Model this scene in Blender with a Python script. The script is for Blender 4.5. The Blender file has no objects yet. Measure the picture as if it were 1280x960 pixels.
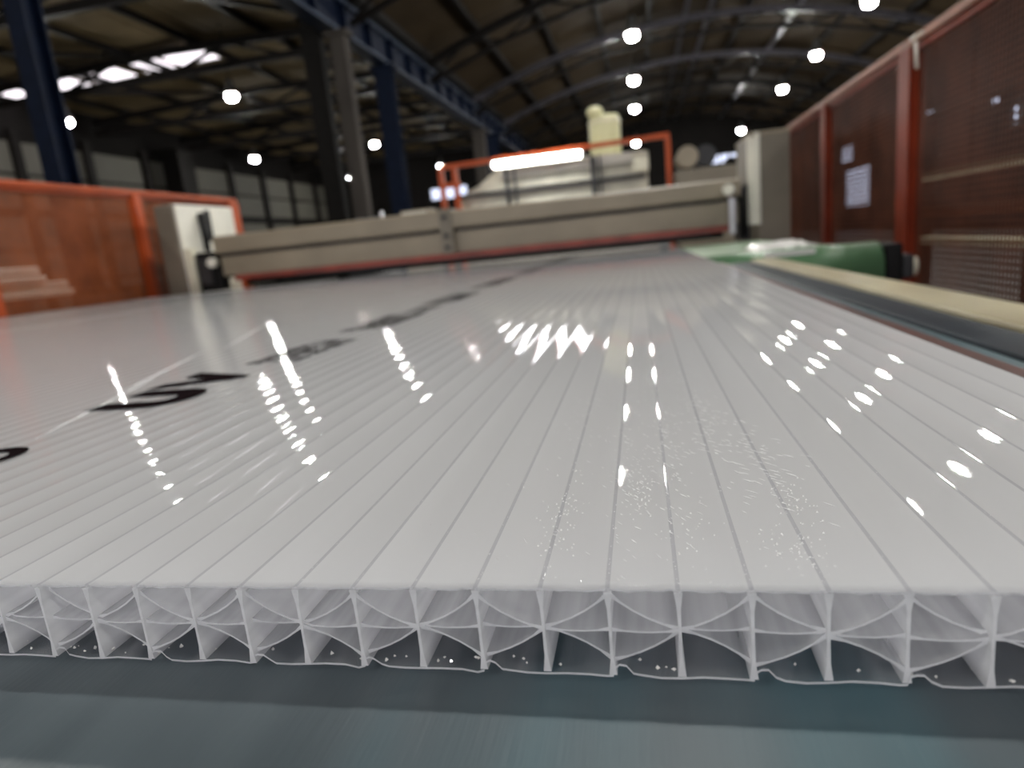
import bpy, bmesh, math, random
from mathutils import Matrix, Vector
random.seed(7)
sc = bpy.context.scene
ZC = 1.13                                   # camera height above the floor

# ------------------------------------------------------------------ camera
cam_d = bpy.data.cameras.new('camera')
cam = bpy.data.objects.new('camera', cam_d)
sc.collection.objects.link(cam)
Rm = Matrix(((0.97721618, 0.05666846, 0.20454152),
             (0.18733829, 0.22268514, -0.95672133),
             (-0.09976428, 0.97324201, 0.20699534)))
cam.matrix_world = Matrix.Translation((0, 0, ZC)) @ Rm.to_4x4()
cam_d.sensor_width = 36.0
cam_d.lens = 812 / 1280 * 36
cam_d.clip_start = 0.01
cam_d.clip_end = 300
cam_d.dof.use_dof = True
cam_d.dof.focus_distance = 0.235
cam_d.dof.aperture_fstop = 8.6
sc.camera = cam

# ------------------------------------------------------------------ world, light level
w = bpy.data.worlds.new('world'); sc.world = w; w.use_nodes = True
bg = w.node_tree.nodes['Background']
bg.inputs[0].default_value = (0.75, 0.85, 1.0, 1); bg.inputs[1].default_value = 0.3
sc.view_settings.view_transform = 'Standard'
sc.view_settings.look = 'None'
sc.view_settings.gamma = 1
sc.view_settings.use_curve_mapping = False
sc.view_settings.exposure = 0.0
LAMP = 640.0                                # radiance of a high-bay lamp
sc.cycles.transparent_max_bounces = 14
sc.cycles.adaptive_threshold = 0.03
sc.cycles.max_bounces = 8
sc.cycles.diffuse_bounces = 6
sc.cycles.glossy_bounces = 3
sc.cycles.sample_clamp_indirect = 6

# ------------------------------------------------------------------ helpers
def V3(*a): return Vector(a)

def link(o, parent=None):
    sc.collection.objects.link(o)
    if parent is not None: o.parent = parent
    return o

def tag(o, label=None, cat=None, group=None, kind=None):
    if label: o['label'] = label
    if cat: o['category'] = cat
    if group: o['group'] = group
    if kind: o['kind'] = kind
    return o

def empty(name, loc=(0, 0, 0), **k):
    o = bpy.data.objects.new(name, None); link(o)
    o.empty_display_size = 0.1
    o.location = loc
    bpy.context.view_layer.update()
    return tag(o, **k)

class MB:
    def __init__(s): s.v = []; s.f = []; s.m = []; s.sm = []
    def poly(s, idx, mat=0, smooth=False): s.f.append(idx); s.m.append(mat); s.sm.append(smooth)
    def box(s, x0, x1, y0, y1, z0, z1, mat=0, bev=0.0):
        if bev > 0:
            bm = bmesh.new(); bmesh.ops.create_cube(bm, size=1)
            bmesh.ops.scale(bm, vec=(x1-x0, y1-y0, z1-z0), verts=bm.verts)
            bmesh.ops.translate(bm, vec=((x0+x1)/2, (y0+y1)/2, (z0+z1)/2), verts=bm.verts)
            bmesh.ops.bevel(bm, geom=bm.edges[:], offset=bev, segments=2, affect='EDGES', profile=0.6)
            b = len(s.v); bm.verts.index_update()
            s.v += [tuple(v.co) for v in bm.verts]
            for f in bm.faces: s.poly([b+v.index for v in f.verts], mat)
            bm.free(); return s
        b = len(s.v)
        s.v += [(x0,y0,z0),(x1,y0,z0),(x1,y1,z0),(x0,y1,z0),(x0,y0,z1),(x1,y0,z1),(x1,y1,z1),(x0,y1,z1)]
        for q in ((0,3,2,1),(4,5,6,7),(0,1,5,4),(1,2,6,5),(2,3,7,6),(3,0,4,7)): s.poly([b+i for i in q], mat)
        return s
    def prism(s, pts, axis, a, b_, mat=0, smooth=False):
        """closed outline pts (2d) extruded along axis from a to b_"""
        def P(p, t):
            return (t,p[0],p[1]) if axis=='x' else ((p[0],t,p[1]) if axis=='y' else (p[0],p[1],t))
        n = len(pts); b = len(s.v)
        s.v += [P(p,a) for p in pts] + [P(p,b_) for p in pts]
        for i in range(n):
            j = (i+1) % n; s.poly([b+i, b+j, b+n+j, b+n+i], mat, smooth)
        s.poly([b+i for i in range(n)][::-1], mat); s.poly([b+n+i for i in range(n)], mat)
        return s
    def tube(s, p, q, r, n=12, r2=None, mat=0):
        p = Vector(p); q = Vector(q); d = (q-p).normalized()
        u = d.orthogonal().normalized(); w_ = d.cross(u); r2 = r if r2 is None else r2
        b = len(s.v)
        for c, rr in ((p, r), (q, r2)):
            for i in range(n):
                a = 2*math.pi*i/n
                s.v.append(tuple(c + u*math.cos(a)*rr + w_*math.sin(a)*rr))
        for i in range(n):
            j = (i+1) % n; s.poly([b+i, b+j, b+n+j, b+n+i], mat, True)
        s.poly([b+i for i in range(n)][::-1], mat); s.poly([b+n+i for i in range(n)], mat)
        return s
    def bar(s, p, q, wd, ht, mat=0):
        """rectangular bar between two points; wd across, ht in the 'up' direction"""
        p = Vector(p); q = Vector(q); d = (q-p).normalized()
        up = Vector((0,0,1)) if abs(d.z) < 0.95 else Vector((0,1,0))
        a = d.cross(up).normalized()*wd/2; c = a.cross(d).normalized()*ht/2
        b = len(s.v)
        for e in (p, q): s.v += [tuple(e-a-c), tuple(e+a-c), tuple(e+a+c), tuple(e-a+c)]
        for qd in ((3,2,1,0),(4,5,6,7),(0,1,5,4),(1,2,6,5),(2,3,7,6),(3,0,4,7)): s.poly([b+i for i in qd], mat)
        return s
    def lathe(s, prof, c, n=20, mat=0, smooth=True):
        b = len(s.v); k = len(prof)
        for (r, z) in prof:
            for i in range(n):
                a = 2*math.pi*i/n; s.v.append((c[0]+r*math.cos(a), c[1]+r*math.sin(a), c[2]+z))
        for j in range(k-1):
            for i in range(n):
                i2 = (i+1) % n
                s.poly([b+j*n+i, b+j*n+i2, b+(j+1)*n+i2, b+(j+1)*n+i], mat, smooth)
        s.poly([b+i for i in range(n)][::-1], mat); s.poly([b+(k-1)*n+i for i in range(n)], mat)
        return s
    def mesh(s, name, mats, fix=True):
        me = bpy.data.meshes.new(name); me.from_pydata(s.v, [], s.f)
        for m in (mats if isinstance(mats, (list, tuple)) else [mats]): me.materials.append(m)
        me.polygons.foreach_set('material_index', s.m)
        me.polygons.foreach_set('use_smooth', s.sm)
        if fix:
            bm = bmesh.new(); bm.from_mesh(me); bmesh.ops.recalc_face_normals(bm, faces=bm.faces); bm.to_mesh(me); bm.free()
        me.update(); return me
    def build(s, name, mats, parent=None, fix=True, **k):
        o = bpy.data.objects.new(name, s.mesh(name, mats, fix)); link(o)
        if parent is not None:
            o.parent = parent; o.matrix_parent_inverse = parent.matrix_world.inverted()
        return tag(o, **k)

def share(name, me, parent=None, loc=(0,0,0), **k):
    o = bpy.data.objects.new(name, me); link(o); o.location = loc
    if parent is not None:
        o.parent = parent; o.matrix_parent_inverse = parent.matrix_world.inverted()
    return tag(o, **k)

# ------------------------------------------------------------------ materials
def nt(name):
    m = bpy.data.materials.new(name); m.use_nodes = True
    t = m.node_tree; t.nodes.clear()
    out = t.nodes.new('ShaderNodeOutputMaterial')
    return m, t, out
def N(t, kind, **k):
    n = t.nodes.new(kind)
    for a, b in k.items(): setattr(n, a, b)
    return n
def coords(t, scale=(1,1,1), kind='Object'):
    tc = N(t, 'ShaderNodeTexCoord'); mp = N(t, 'ShaderNodeMapping'); mp.inputs['Scale'].default_value = scale
    t.links.new(tc.outputs[kind], mp.inputs['Vector']); return mp.outputs['Vector']
def paint(name, c, rough=0.45, metal=0.0, var=0.12, scale=(6,6,6), dirt=None, bump=0.0, spec=0.5):
    """painted / bare surface with noise variation and wear"""
    m, t, out = nt(name)
    b = N(t, 'ShaderNodeBsdfPrincipled')
    b.inputs['Roughness'].default_value = rough; b.inputs['Metallic'].default_value = metal
    b.inputs['Specular IOR Level'].default_value = spec
    v = coords(t, scale)
    n = N(t, 'ShaderNodeTexNoise'); n.inputs['Scale'].default_value = 1.0; n.inputs['Detail'].default_value = 5
    t.links.new(v, n.inputs['Vector'])
    r = N(t, 'ShaderNodeValToRGB')
    r.color_ramp.elements[0].position = 0.3; r.color_ramp.elements[1].position = 0.7
    d = dirt or tuple(x*(1-2*var) for x in c)
    r.color_ramp.elements[0].color = (*d, 1); r.color_ramp.elements[1].color = (*[min(1, x*(1+var)) for x in c], 1)
    t.links.new(n.outputs['Fac'], r.inputs['Fac']); t.links.new(r.outputs['Color'], b.inputs['Base Color'])
    if bump:
        bp = N(t, 'ShaderNodeBump'); bp.inputs['Strength'].default_value = bump; bp.inputs['Distance'].default_value = 0.002
        t.links.new(n.outputs['Fac'], bp.inputs['Height']); t.links.new(bp.outputs['Normal'], b.inputs['Normal'])
    t.links.new(b.outputs[0], out.inputs[0]); return m
def glow(name, c, s):
    m, t, out = nt(name); e = N(t, 'ShaderNodeEmission')
    e.inputs[0].default_value = (*c, 1); e.inputs[1].default_value = s
    t.links.new(e.outputs[0], out.inputs[0]); return m

def skin_mat(name, base, trans, film, gloss=0.05):
    """opal polycarbonate with a glossy protective film: diffuse, partly translucent; scratched patch of film"""
    m, t, out = nt(name)
    b = N(t, 'ShaderNodeBsdfPrincipled')
    b.inputs['Roughness'].default_value = 0.07; b.inputs['IOR'].default_value = 1.5
    b.inputs['Specular IOR Level'].default_value = 0.0; b.inputs['Roughness'].default_value = 0.6
    tr = N(t, 'ShaderNodeBsdfTranslucent'); tr.inputs[0].default_value = (0.97, 0.97, 0.98, 1)
    tp = N(t, 'ShaderNodeBsdfTransparent')
    mt = N(t, 'ShaderNodeMixShader'); mt.inputs[0].default_value = 0.22
    mx = N(t, 'ShaderNodeMixShader'); mx.inputs[0].default_value = trans
    gl = N(t, 'ShaderNodeBsdfGlossy'); gl.inputs['Roughness'].default_value = gloss
    fz = N(t, 'ShaderNodeFresnel'); fz.inputs['IOR'].default_value = 1.21
    mg = N(t, 'ShaderNodeMixShader')
    # faint cloudy variation of the opal colour, streaked along the extrusion
    v = coords(t, (60, 1.2, 1))
    n = N(t, 'ShaderNodeTexNoise'); n.inputs['Scale'].default_value = 1; n.inputs['Detail'].default_value = 4
    t.links.new(v, n.inputs['Vector'])
    r = N(t, 'ShaderNodeValToRGB'); r.color_ramp.elements[0].position = .3; r.color_ramp.elements[1].position = .7
    r.color_ramp.elements[0].color = (*[x*.95 for x in base], 1); r.color_ramp.elements[1].color = (*base, 1)
    t.links.new(n.outputs['Fac'], r.inputs['Fac']); t.links.new(r.outputs[0], b.inputs['Base Color'])
    # film relief: very fine ripple
    v2 = coords(t, (1900, 1100, 1))
    hs = N(t, 'ShaderNodeTexNoise'); hs.inputs['Scale'].default_value = 1; hs.inputs['Detail'].default_value = 1
    t.links.new(v2, hs.inputs['Vector'])
    bp = N(t, 'ShaderNodeBump'); bp.inputs['Strength'].default_value = 1.0; bp.inputs['Distance'].default_value = 0.000004
    t.links.new(hs.outputs[0], bp.inputs['Height']); t.links.new(bp.outputs[0], gl.inputs['Normal'])
    t.links.new(tr.outputs[0], mt.inputs[1]); t.links.new(tp.outputs[0], mt.inputs[2])
    t.links.new(b.outputs[0], mx.inputs[1]); t.links.new(mt.outputs[0], mx.inputs[2])
    t.links.new(fz.outputs[0], mg.inputs[0]); t.links.new(mx.outputs[0], mg.inputs[1]); t.links.new(gl.outputs[0], mg.inputs[2])
    t.links.new(mg.outputs[0], out.inputs[0]); return m

def clear_mat(name, base, clear, rough=0.12, tcol=(0.985, 0.985, 0.99)):
    """thin clear-to-milky polycarbonate web"""
    m, t, out = nt(name)
    b = N(t, 'ShaderNodeBsdfPrincipled'); b.inputs['Roughness'].default_value = rough
    b.inputs['IOR'].default_value = 1.55
    tl = N(t, 'ShaderNodeBsdfTranslucent'); tl.inputs[0].default_value = (*base, 1)
    m1 = N(t, 'ShaderNodeMixShader'); m1.inputs[0].default_value = 0.45
    tp = N(t, 'ShaderNodeBsdfTransparent'); tp.inputs[0].default_value = (*tcol, 1)
    m2 = N(t, 'ShaderNodeMixShader')
    v = coords(t, (90, 3, 90))
    n = N(t, 'ShaderNodeTexNoise'); n.inputs['Scale'].default_value = 1; n.inputs['Detail'].default_value = 3
    t.links.new(v, n.inputs['Vector'])
    mr = N(t, 'ShaderNodeMapRange'); mr.inputs['From Min'].default_value = .3; mr.inputs['From Max'].default_value = .7
    mr.inputs['To Min'].default_value = max(0, clear-.12); mr.inputs['To Max'].default_value = min(1, clear+.12)
    t.links.new(n.outputs['Fac'], mr.inputs['Value'])
    b.inputs['Base Color'].default_value = (*base, 1)
    t.links.new(b.outputs[0], m1.inputs[1]); t.links.new(tl.outputs[0], m1.inputs[2])
    t.links.new(mr.outputs[0], m2.inputs[0]); t.links.new(m1.outputs[0], m2.inputs[1]); t.links.new(tp.outputs[0], m2.inputs[2])
    t.links.new(m2.outputs[0], out.inputs[0]); return m

def table_mat():
    m, t, out = nt('slate table coating')
    b = N(t, 'ShaderNodeBsdfPrincipled'); b.inputs['Roughness'].default_value = 0.42
    v = coords(t, (14, 2.2, 1)); n = N(t, 'ShaderNodeTexNoise'); n.inputs['Scale'].default_value = 1; n.inputs['Detail'].default_value = 6
    n.inputs['Distortion'].default_value = 0.8
    t.links.new(v, n.inputs['Vector'])
    r = N(t, 'ShaderNodeValToRGB'); e = r.color_ramp.elements
    e[0].position = .28; e[0].color = (0.052, 0.070, 0.080, 1); e[1].position = .62; e[1].color = (0.098, 0.124, 0.138, 1)
    x = e.new(.72); x.color = (0.14, 0.165, 0.17, 1)
    t.links.new(n.outputs['Fac'], r.inputs['Fac'])
    # teal paint residue, broad streaks
    v2 = coords(t, (9, 1.0, 1)); n2 = N(t, 'ShaderNodeTexNoise'); n2.inputs['Scale'].default_value = 1.0; n2.inputs['Detail'].default_value = 3
    t.links.new(v2, n2.inputs['Vector'])
    mr = N(t, 'ShaderNodeMapRange'); mr.inputs['From Min'].default_value = .47; mr.inputs['From Max'].default_value = .62; mr.inputs['To Max'].default_value = .75
    t.links.new(n2.outputs['Fac'], mr.inputs['Value'])
    mx = N(t, 'ShaderNodeMixRGB'); mx.inputs[2].default_value = (0.05, 0.14, 0.17, 1)
    t.links.new(mr.outputs[0], mx.inputs[0]); t.links.new(r.outputs[0], mx.inputs[1]); t.links.new(mx.outputs[0], b.inputs['Base Color'])
    v3 = coords(t, (500, 30, 1)); n3 = N(t, 'ShaderNodeTexNoise'); n3.inputs['Scale'].default_value = 1
    t.links.new(v3, n3.inputs['Vector'])
    bp = N(t, 'ShaderNodeBump'); bp.inputs['Strength'].default_value = .25; bp.inputs['Distance'].default_value = .0005
    t.links.new(n3.outputs['Fac'], bp.inputs['Height']); t.links.new(bp.outputs[0], b.inputs['Normal'])
    t.links.new(b.outputs[0], out.inputs[0]); return m

MT = dict(
    skin=skin_mat('opal skin', (0.93, 0.93, 0.935), 0.60, True, 0.008),
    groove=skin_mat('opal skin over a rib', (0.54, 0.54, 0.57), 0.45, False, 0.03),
    under=clear_mat('clear skin underside', (0.9, 0.9, 0.92), 0.93),
    web=clear_mat('clear web', (0.98, 0.98, 0.99), 0.66),
    ribweb=clear_mat('rib wall', (0.98, 0.98, 0.99), 0.28),
    cut=clear_mat('frosted cut edge', (0.98, 0.98, 0.99), 0.05, rough=.2),
    swarf=paint('swarf crumbs', (0.9, 0.88, 0.84), rough=.08, var=.05, spec=.9),
    scuff=paint('scuffed film', (0.95, 0.95, 0.95), rough=.12, var=.02, spec=.6),
    ink=paint('black print', (0.012, 0.008, 0.009), rough=.6, var=.1, spec=.0),
    wrinkle=paint('film wrinkle', (0.85, 0.85, 0.86), rough=.25, var=.03),
    table=table_mat(),
    cream=paint('cream machine paint', (0.74, 0.70, 0.55), rough=.35, var=.08),
    beige=paint('beige grey machine paint', (0.27, 0.225, 0.16), rough=.4, var=.1, scale=(3,3,3)),
    beigedk=paint('darker beige paint', (0.20, 0.172, 0.13), rough=.45, var=.12, scale=(3,3,3)),
    white=paint('off white machine paint', (0.82, 0.79, 0.69), rough=.35, var=.06),
    tank=paint('pale yellow tank paint', (0.62, 0.60, 0.36), rough=.4, var=.06),
    orange=paint('orange guard paint', (0.44, 0.075, 0.018), rough=.4, spec=.25, var=.12),
    orangemesh=paint('orange guard mesh', (0.24, 0.066, 0.022), rough=.5, spec=.1, var=.15),
    rust=paint('red oxide guard paint', (0.24, 0.032, 0.01), rough=.45, spec=.2, var=.15),  # darker copy of the guard paint, shade on the right fence put in
    rustmesh=paint('red brown guard mesh', (0.10, 0.033, 0.018), rough=.5, spec=.1, var=.2),  # right fence mesh, darkened the same way for shade
    toprail=paint('worn orange top rail', (0.33, 0.12, 0.06), rough=.45, var=.2),
    redrail=paint('red rail paint', (0.24, 0.035, 0.018), rough=.4, var=.2),
    black=paint('black rubber', (0.008, 0.008, 0.008), rough=.5, spec=.15, var=.2),
    dark=paint('dark steel', (0.03, 0.03, 0.032), rough=.45, metal=.3, var=.2),
    steel=paint('bright steel', (0.45, 0.45, 0.46), rough=.3, metal=.9, var=.1),
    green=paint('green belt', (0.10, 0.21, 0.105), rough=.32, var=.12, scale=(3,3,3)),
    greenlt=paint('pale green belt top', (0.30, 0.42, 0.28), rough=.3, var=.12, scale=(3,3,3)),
    film=paint('white plastic film', (0.8, 0.79, 0.76), rough=.3, var=.06),
    rail=paint('cream side rail', (0.50, 0.45, 0.30), rough=.28, var=.12, scale=(8,4,8), dirt=(.34,.29,.18)),
    slate=paint('slate rail', (0.03, 0.038, 0.048), rough=.4, spec=.12, var=.15),
    brown=paint('red brown strip', (0.10, 0.045, 0.04), rough=.35, var=.3, scale=(30,4,30)),
    floor=paint('grey concrete', (0.055, 0.05, 0.044), rough=.55, var=.2, scale=(.6,.6,.6)),
    roofL=paint('tan roof panel', (0.115, 0.084, 0.043), rough=.8, var=.12, scale=(.5,.5,.5), spec=.1),
    roofR=paint('brown roof panel', (0.04, 0.027, 0.014), rough=.8, var=.12, scale=(.5,.5,.5), spec=.1),
    truss=paint('dark truss steel', (0.008, 0.0065, 0.006), rough=.6, spec=.12, var=.2),
    purlin=paint('galvanised purlin', (0.09, 0.085, 0.10), rough=.35, metal=.6, var=.15),
    navy=paint('navy blue steel', (0.003, 0.007, 0.021), rough=.6, spec=.12, var=.15),
    crane=paint('blue crane girder', (0.028, 0.042, 0.075), rough=.35, var=.15),
    conc=paint('grey concrete column', (0.055, 0.048, 0.043), rough=.8, spec=.12, var=.15, scale=(2,2,.5)),
    coldark=paint('dark brown column', (0.006, 0.005, 0.0045), rough=.7, spec=.12, var=.15),
    wallL=paint('pale wall cladding', (0.09, 0.085, 0.07), rough=.7, var=.08, scale=(.5,.5,.5)),
    walld=paint('dark wall cladding', (0.006, 0.005, 0.0045), rough=.8, spec=.12, var=.15, scale=(.4,.4,.4)),
    housing=paint('lamp housing', (0.10, 0.10, 0.10), rough=.4, metal=.5, var=.1),
    lampglow=glow('lamp light', (1.0, 0.985, 0.93), LAMP),
    tubeglow=glow('fluorescent tube', (0.95, 0.97, 1.0), 46.0),
    skyglow=glow('skylight daylight', (1.0, 0.92, 0.98), 2.2),
    dayglow=glow('tall window daylight', (0.98, 0.96, 1.0), 2.4),
    winglow=glow('window daylight', (0.72, 0.78, 1.0), 1.6),
)

# ------------------------------------------------------------------ the hall (z measured from the floor)
WX0, WX1, WY0, WY1 = -27.2, 13.0, -6.0, 58.0
tag(MB().box(WX0-.3, WX1+.3, WY0-.3, WY1+.3, -.2, 0).build('floor', MT['floor']), kind='structure',
    label='grey concrete floor of the factory hall')
# left wall: cladding panels in bands, with dark posts standing proud
wl = empty('wall_left', (WX0, 0, 0), kind='structure', label='pale clad long wall beyond the left fence, dark posts along it')
MB().box(WX0-.3, WX0-.06, WY0, WY1, 0, ZC+9.9).build('backing', MT['walld'], wl)
pan = MB().box(0, .06, 0.06, 3.90, 0, 1.36).mesh('cladding_panel', MT['wallL'])
for i in range(16):
    y = WY0 + 4.0*i
    for z in (0.2, 1.7, 3.2, 5.05, 6.55):
        share('cladding_panel', pan, wl, (WX0-.06, y, z))
post = MB().box(0, .25, -.2, .2, 0, 8.4).mesh('wall_post', MT['truss'])
for i in range(17):
    share('wall_post', post, wl, (WX0, WY0+4.0*i, 0))
MB().box(WX0, WX0+.15, WY0, WY1, 4.62, 4.98).build('ledger_beam', MT['truss'], wl)
wr = empty('wall_right', (WX1, 0, 0), kind='structure', label='dark side wall seen through the right mesh guard')
MB().box(WX1+.06, WX1+.3, WY0, WY1, 0, ZC+9.9).build('backing', MT['walld'], wr)
panR = MB().box(0, .05, 0.05, 3.95, 0, 2.2).mesh('cladding_panel', MT['walld'])
for i in range(16):
    for z in (0.1, 2.4, 4.7): share('cladding_panel', panR, wr, (WX1, WY0+4*i, z))
wb = empty('wall_back', (0, WY1, 0), kind='structure', label='dark far end wall of the hall')
MB().box(WX0, WX1, WY1+.06, WY1+.3, 0, ZC+9.9).build('backing', MT['walld'], wb)
panB = MB().box(0.05, 3.95, 0, .06, 0, 2.4).mesh('cladding_panel', MT['walld'])
for i in range(10):
    for z in (0.1, 2.6, 5.1): share('cladding_panel', panB, wb, (WX0+4*i+.05, WY1, z))
tag(MB().box(WX0, WX1, WY0-.3, WY0, 0, ZC+9.9).build('wall_front', MT['walld']), kind='structure', label='dark end wall behind the viewer')

# windows (lit by day) in the far and side walls
def window(n, plane, a0, a1, z0, z1, nx, label, mat='winglow'):
    e = empty('window_%d' % n, (0,0,0), kind='structure', label=label)
    fr, gl = MB(), None
    wd = (a1-a0)/nx
    for i in range(nx):
        p0, p1 = a0+i*wd+.06, a0+(i+1)*wd-.06
        m = MB()
        if plane == 'f': m.box(p0, p1, WY0+.03, WY0+.05, z0, z1)
        elif plane == 'y': m.box(p0, p1, WY1-.05, WY1-.03, z0, z1)
        else: m.box(WX1-.05, WX1-.03, p0, p1, z0, z1)
        m.build('pane', MT[mat], e)
    for i in range(nx+1):
        a = a0+i*wd
        if plane == 'f': fr.box(a-.06, a+.06, WY0+.001, WY0+.12, z0-.08, z1+.08)
        elif plane == 'y': fr.box(a-.06, a+.06, WY1-.12, WY1-.001, z0-.08, z1+.08)
        else: fr.box(WX1-.12, WX1-.001, a-.06, a+.06, z0-.08, z1+.08)
    for z in (z0-.08, z1):
        if plane == 'f': fr.box(a0, a1, WY0+.002, WY0+.11, z, z+.08)
        elif plane == 'y': fr.box(a0, a1, WY1-.11, WY1-.002, z, z+.08)
        else: fr.box(WX1-.11, WX1-.002, a0, a1, z, z+.08)
    fr.build('window_frame', MT['dark'], e)
window(1, 'y', -18.0, -14.6, ZC+4.7, ZC+5.6, 3, 'bluish lit window band low on the far wall left of the orange frame')
window(2, 'y', -15.2, -13.6, ZC+3.6, ZC+4.5, 1, 'small bluish lit window below the window band on the far wall')
window(3, 'y', 6.0, 8.3, ZC+4.9, ZC+5.5, 3, 'bluish lit window strip beside the right machine column')
window(4, 'x', 41.5, 46.0, ZC+.3, ZC+2.5, 1, 'large pale window glimpsed through the middle mesh panel')
window(5, 'x', 44.5, 47.0, ZC+3.0, ZC+3.9, 1, 'small pale window above the large one behind the mesh')
window(6, 'x', 33.3, 34.2, ZC+3.5, ZC+4.0, 1, 'tiny lit window beside the near mesh guard post')  # this and the next two: small glints put in as glowing panes
window(7, 'x', 27.8, 28.4, ZC+3.3, ZC+3.8, 1, 'tiny lit window high behind the nearest mesh panel')
window(8, 'x', 26.4, 27.0, ZC+2.4, ZC+3.0, 1, 'tiny lit window at the right end of the nearest mesh panel')

window(9, 'f', -7.0, 5.0, 1.6, 4.6, 8, 'row of tall daylight windows in the end wall behind the viewer', 'dayglow')  # unseen panes, added to brighten the cut edge and the machine fronts

# ------------------------------------------------------------------ roof
ceil = empty('ceiling', (0, 0, 9), kind='structure', label='brown panelled roof over both bays of the hall')
CXR = 2.9
def zR(x): return ZC + 8.9 - 0.02*(x-CXR)**2          # arched right bay
def zL(x): return ZC + 9.0 - 0.03*abs(x+17.2)         # shallow pitched left bay
FR = [-2.7, 4.0, 10.7, 17.4, 24.1, 30.8, 37.5, 44.2, 50.9, 57.6]
xs = [-7.1 + 2.0*i for i in range(11)]
def strip(x0, x1, y0, y1, z0, z1, mat, name):
    g = .03
    m = MB(); b = 0
    m.v = [(x0+g,y0+g,z0),(x1-g,y0+g,z1),(x1-g,y1-g,z1),(x0+g,y1-g,z0)]
    m.v += [(a,b_,c+.08) for a,b_,c in m.v]
    for q in ((3,2,1,0),(4,5,6,7),(0,1,5,4),(1,2,6,5),(2,3,7,6),(3,0,4,7)): m.poly(list(q))
    return m.build(name, mat, ceil)
ybreaks = [-6.0] + FR[:-1] + [58.0]
for j in range(len(ybreaks)-1):
    y0, y1 = ybreaks[j], ybreaks[j+1]
    for i in range(10):
        strip(xs[i], xs[i+1], y0, y1, zR(xs[i]), zR(xs[i+1]), MT['roofR'], 'roof_panel')
    xl = [-27.2 + 2.0*i for i in range(6)] + [-17.2 + 2.02*i for i in range(1, 6)]
    for i in range(10):
        strip(xl[i], xl[i+1], y0, y1, zL(xl[i]), zL(xl[i+1]), MT['roofL'], 'roof_panel')
MB().box(WX0-.3, WX1+.3, WY0-.3, WY1+.3, ZC+9.9, ZC+10.1).build('roof_deck', MT['truss'], ceil)
# skylight panes across the left bay
for i, (a, b) in enumerate(((-27.0,-25.2),(-25.0,-23.3),(-22.9,-21.0),(-20.4,-19.0),(-18.7,-16.9))):
    z0, z1 = zL(a)-.03, zL(b)-.03
    m = MB(); m.v = [(a,24.9,z0),(b,24.9,z1),(b,27.0,z1),(a,27.0,z0)]; m.v += [(x,y,z+.02) for x,y,z in m.v]
    for q in ((3,2,1,0),(4,5,6,7),(0,1,5,4),(1,2,6,5),(2,3,7,6),(3,0,4,7)): m.poly(list(q))
    m.build('skylight_pane', MT['skyglow'], ceil)
# purlins along the hall
for x in (-5.1, -3.1, -1.1, .9, 2.4, 3.4, 4.9, 6.9, 8.9, 10.9):
    MB().box(x-.07, x+.07, 2, 57.8, zR(x)-.25, zR(x)-.05).build('purlin', MT['purlin'] if x in (2.4, 3.4, 6.9) else MT['truss'], ceil)
for x in (-25.2,-22.2,-19.2,-16.2,-13.2,-10.2):
    MB().box(x-.08, x+.08, 2, 57.8, zL(x)-.28, zL(x)-.06).build('purlin', MT['truss'], ceil)
ordn = ['nearest','second','third','fourth','fifth','sixth','seventh','farthest']
for k, y in enumerate(FR[2:9]):
    e = empty('roof_arch', (CXR, y, ZC+8), label='dark curved roof arch over the right bay, %s along the hall' % ordn[k if k<6 else 7], cat='roof arch', group='roof arches')
    n = 14
    pts = [(-7.0+19.8*i/n) for i in range(n+1)]
    m = MB()
    for i in range(n): m.bar((pts[i], y, zR(pts[i])-.35), (pts[i+1], y, zR(pts[i+1])-.35), .18, .26)
    m.build('top_chord', MT['purlin'] if k in (3,4) else MT['truss'], e)
    m = MB()
    for i in range(0, n, 2): m.bar((pts[i], y, zR(pts[i])-.95), (pts[i+2], y, zR(pts[i+2])-.95), .12, .14)
    m.build('bottom_chord', MT['truss'], e)
    for i in range(0, n):
        a, b = (.95,.35) if i % 2 == 0 else (.35,.95)
        MB().bar((pts[i], y, zR(pts[i])-a), (pts[i+1], y, zR(pts[i+1])-b), .08, .08).build('web_bar', MT['truss'], e)
for k, y in enumerate(FR[2:9]):
    e = empty('roof_truss', (-17.2, y, ZC+7.6), label='dark lattice roof truss over the left bay, %s along the hall' % ordn[k if k<6 else 7], cat='roof truss', group='roof trusses')
    for s_, nm in ((.45,'top_chord'),):
        MB().bar((-27.0,y,zL(-27)-s_), (-17.2,y,zL(-17.2)-s_), .2, .28).bar((-17.2,y,zL(-17.2)-s_), (-7.4,y,zL(-7.4)-s_), .2, .28).build(nm, MT['truss'], e)
    zb = ZC + 7.7
    MB().bar((-27.0,y,zb), (-7.4,y,zb), .2, .26).build('bottom_chord', MT['truss'], e)
    for i in range(8):
        x0 = -27.0+2.45*i; x1 = x0+2.45
        zz = (zL(x0)-.45, zb) if i % 2 else (zb, zL(x0)-.45)
        MB().bar((x0,y,zz[0]), (x1,y,zb if i % 2 == 0 else zL(x1)-.45) if False else (x1,y,(zL(x1)-.45) if zz[0]==zb else zb), .12, .12).build('web_bar', MT['truss'], e)
    # knee braces to the next truss (diagonals in plan)
    for x0 in (-22.0, -12.5):
        MB().bar((x0, y, zb), (x0+3.2, y+6.5, zL(x0+3.2)-.4), .12, .14).build('brace', MT['truss'], e)

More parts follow.
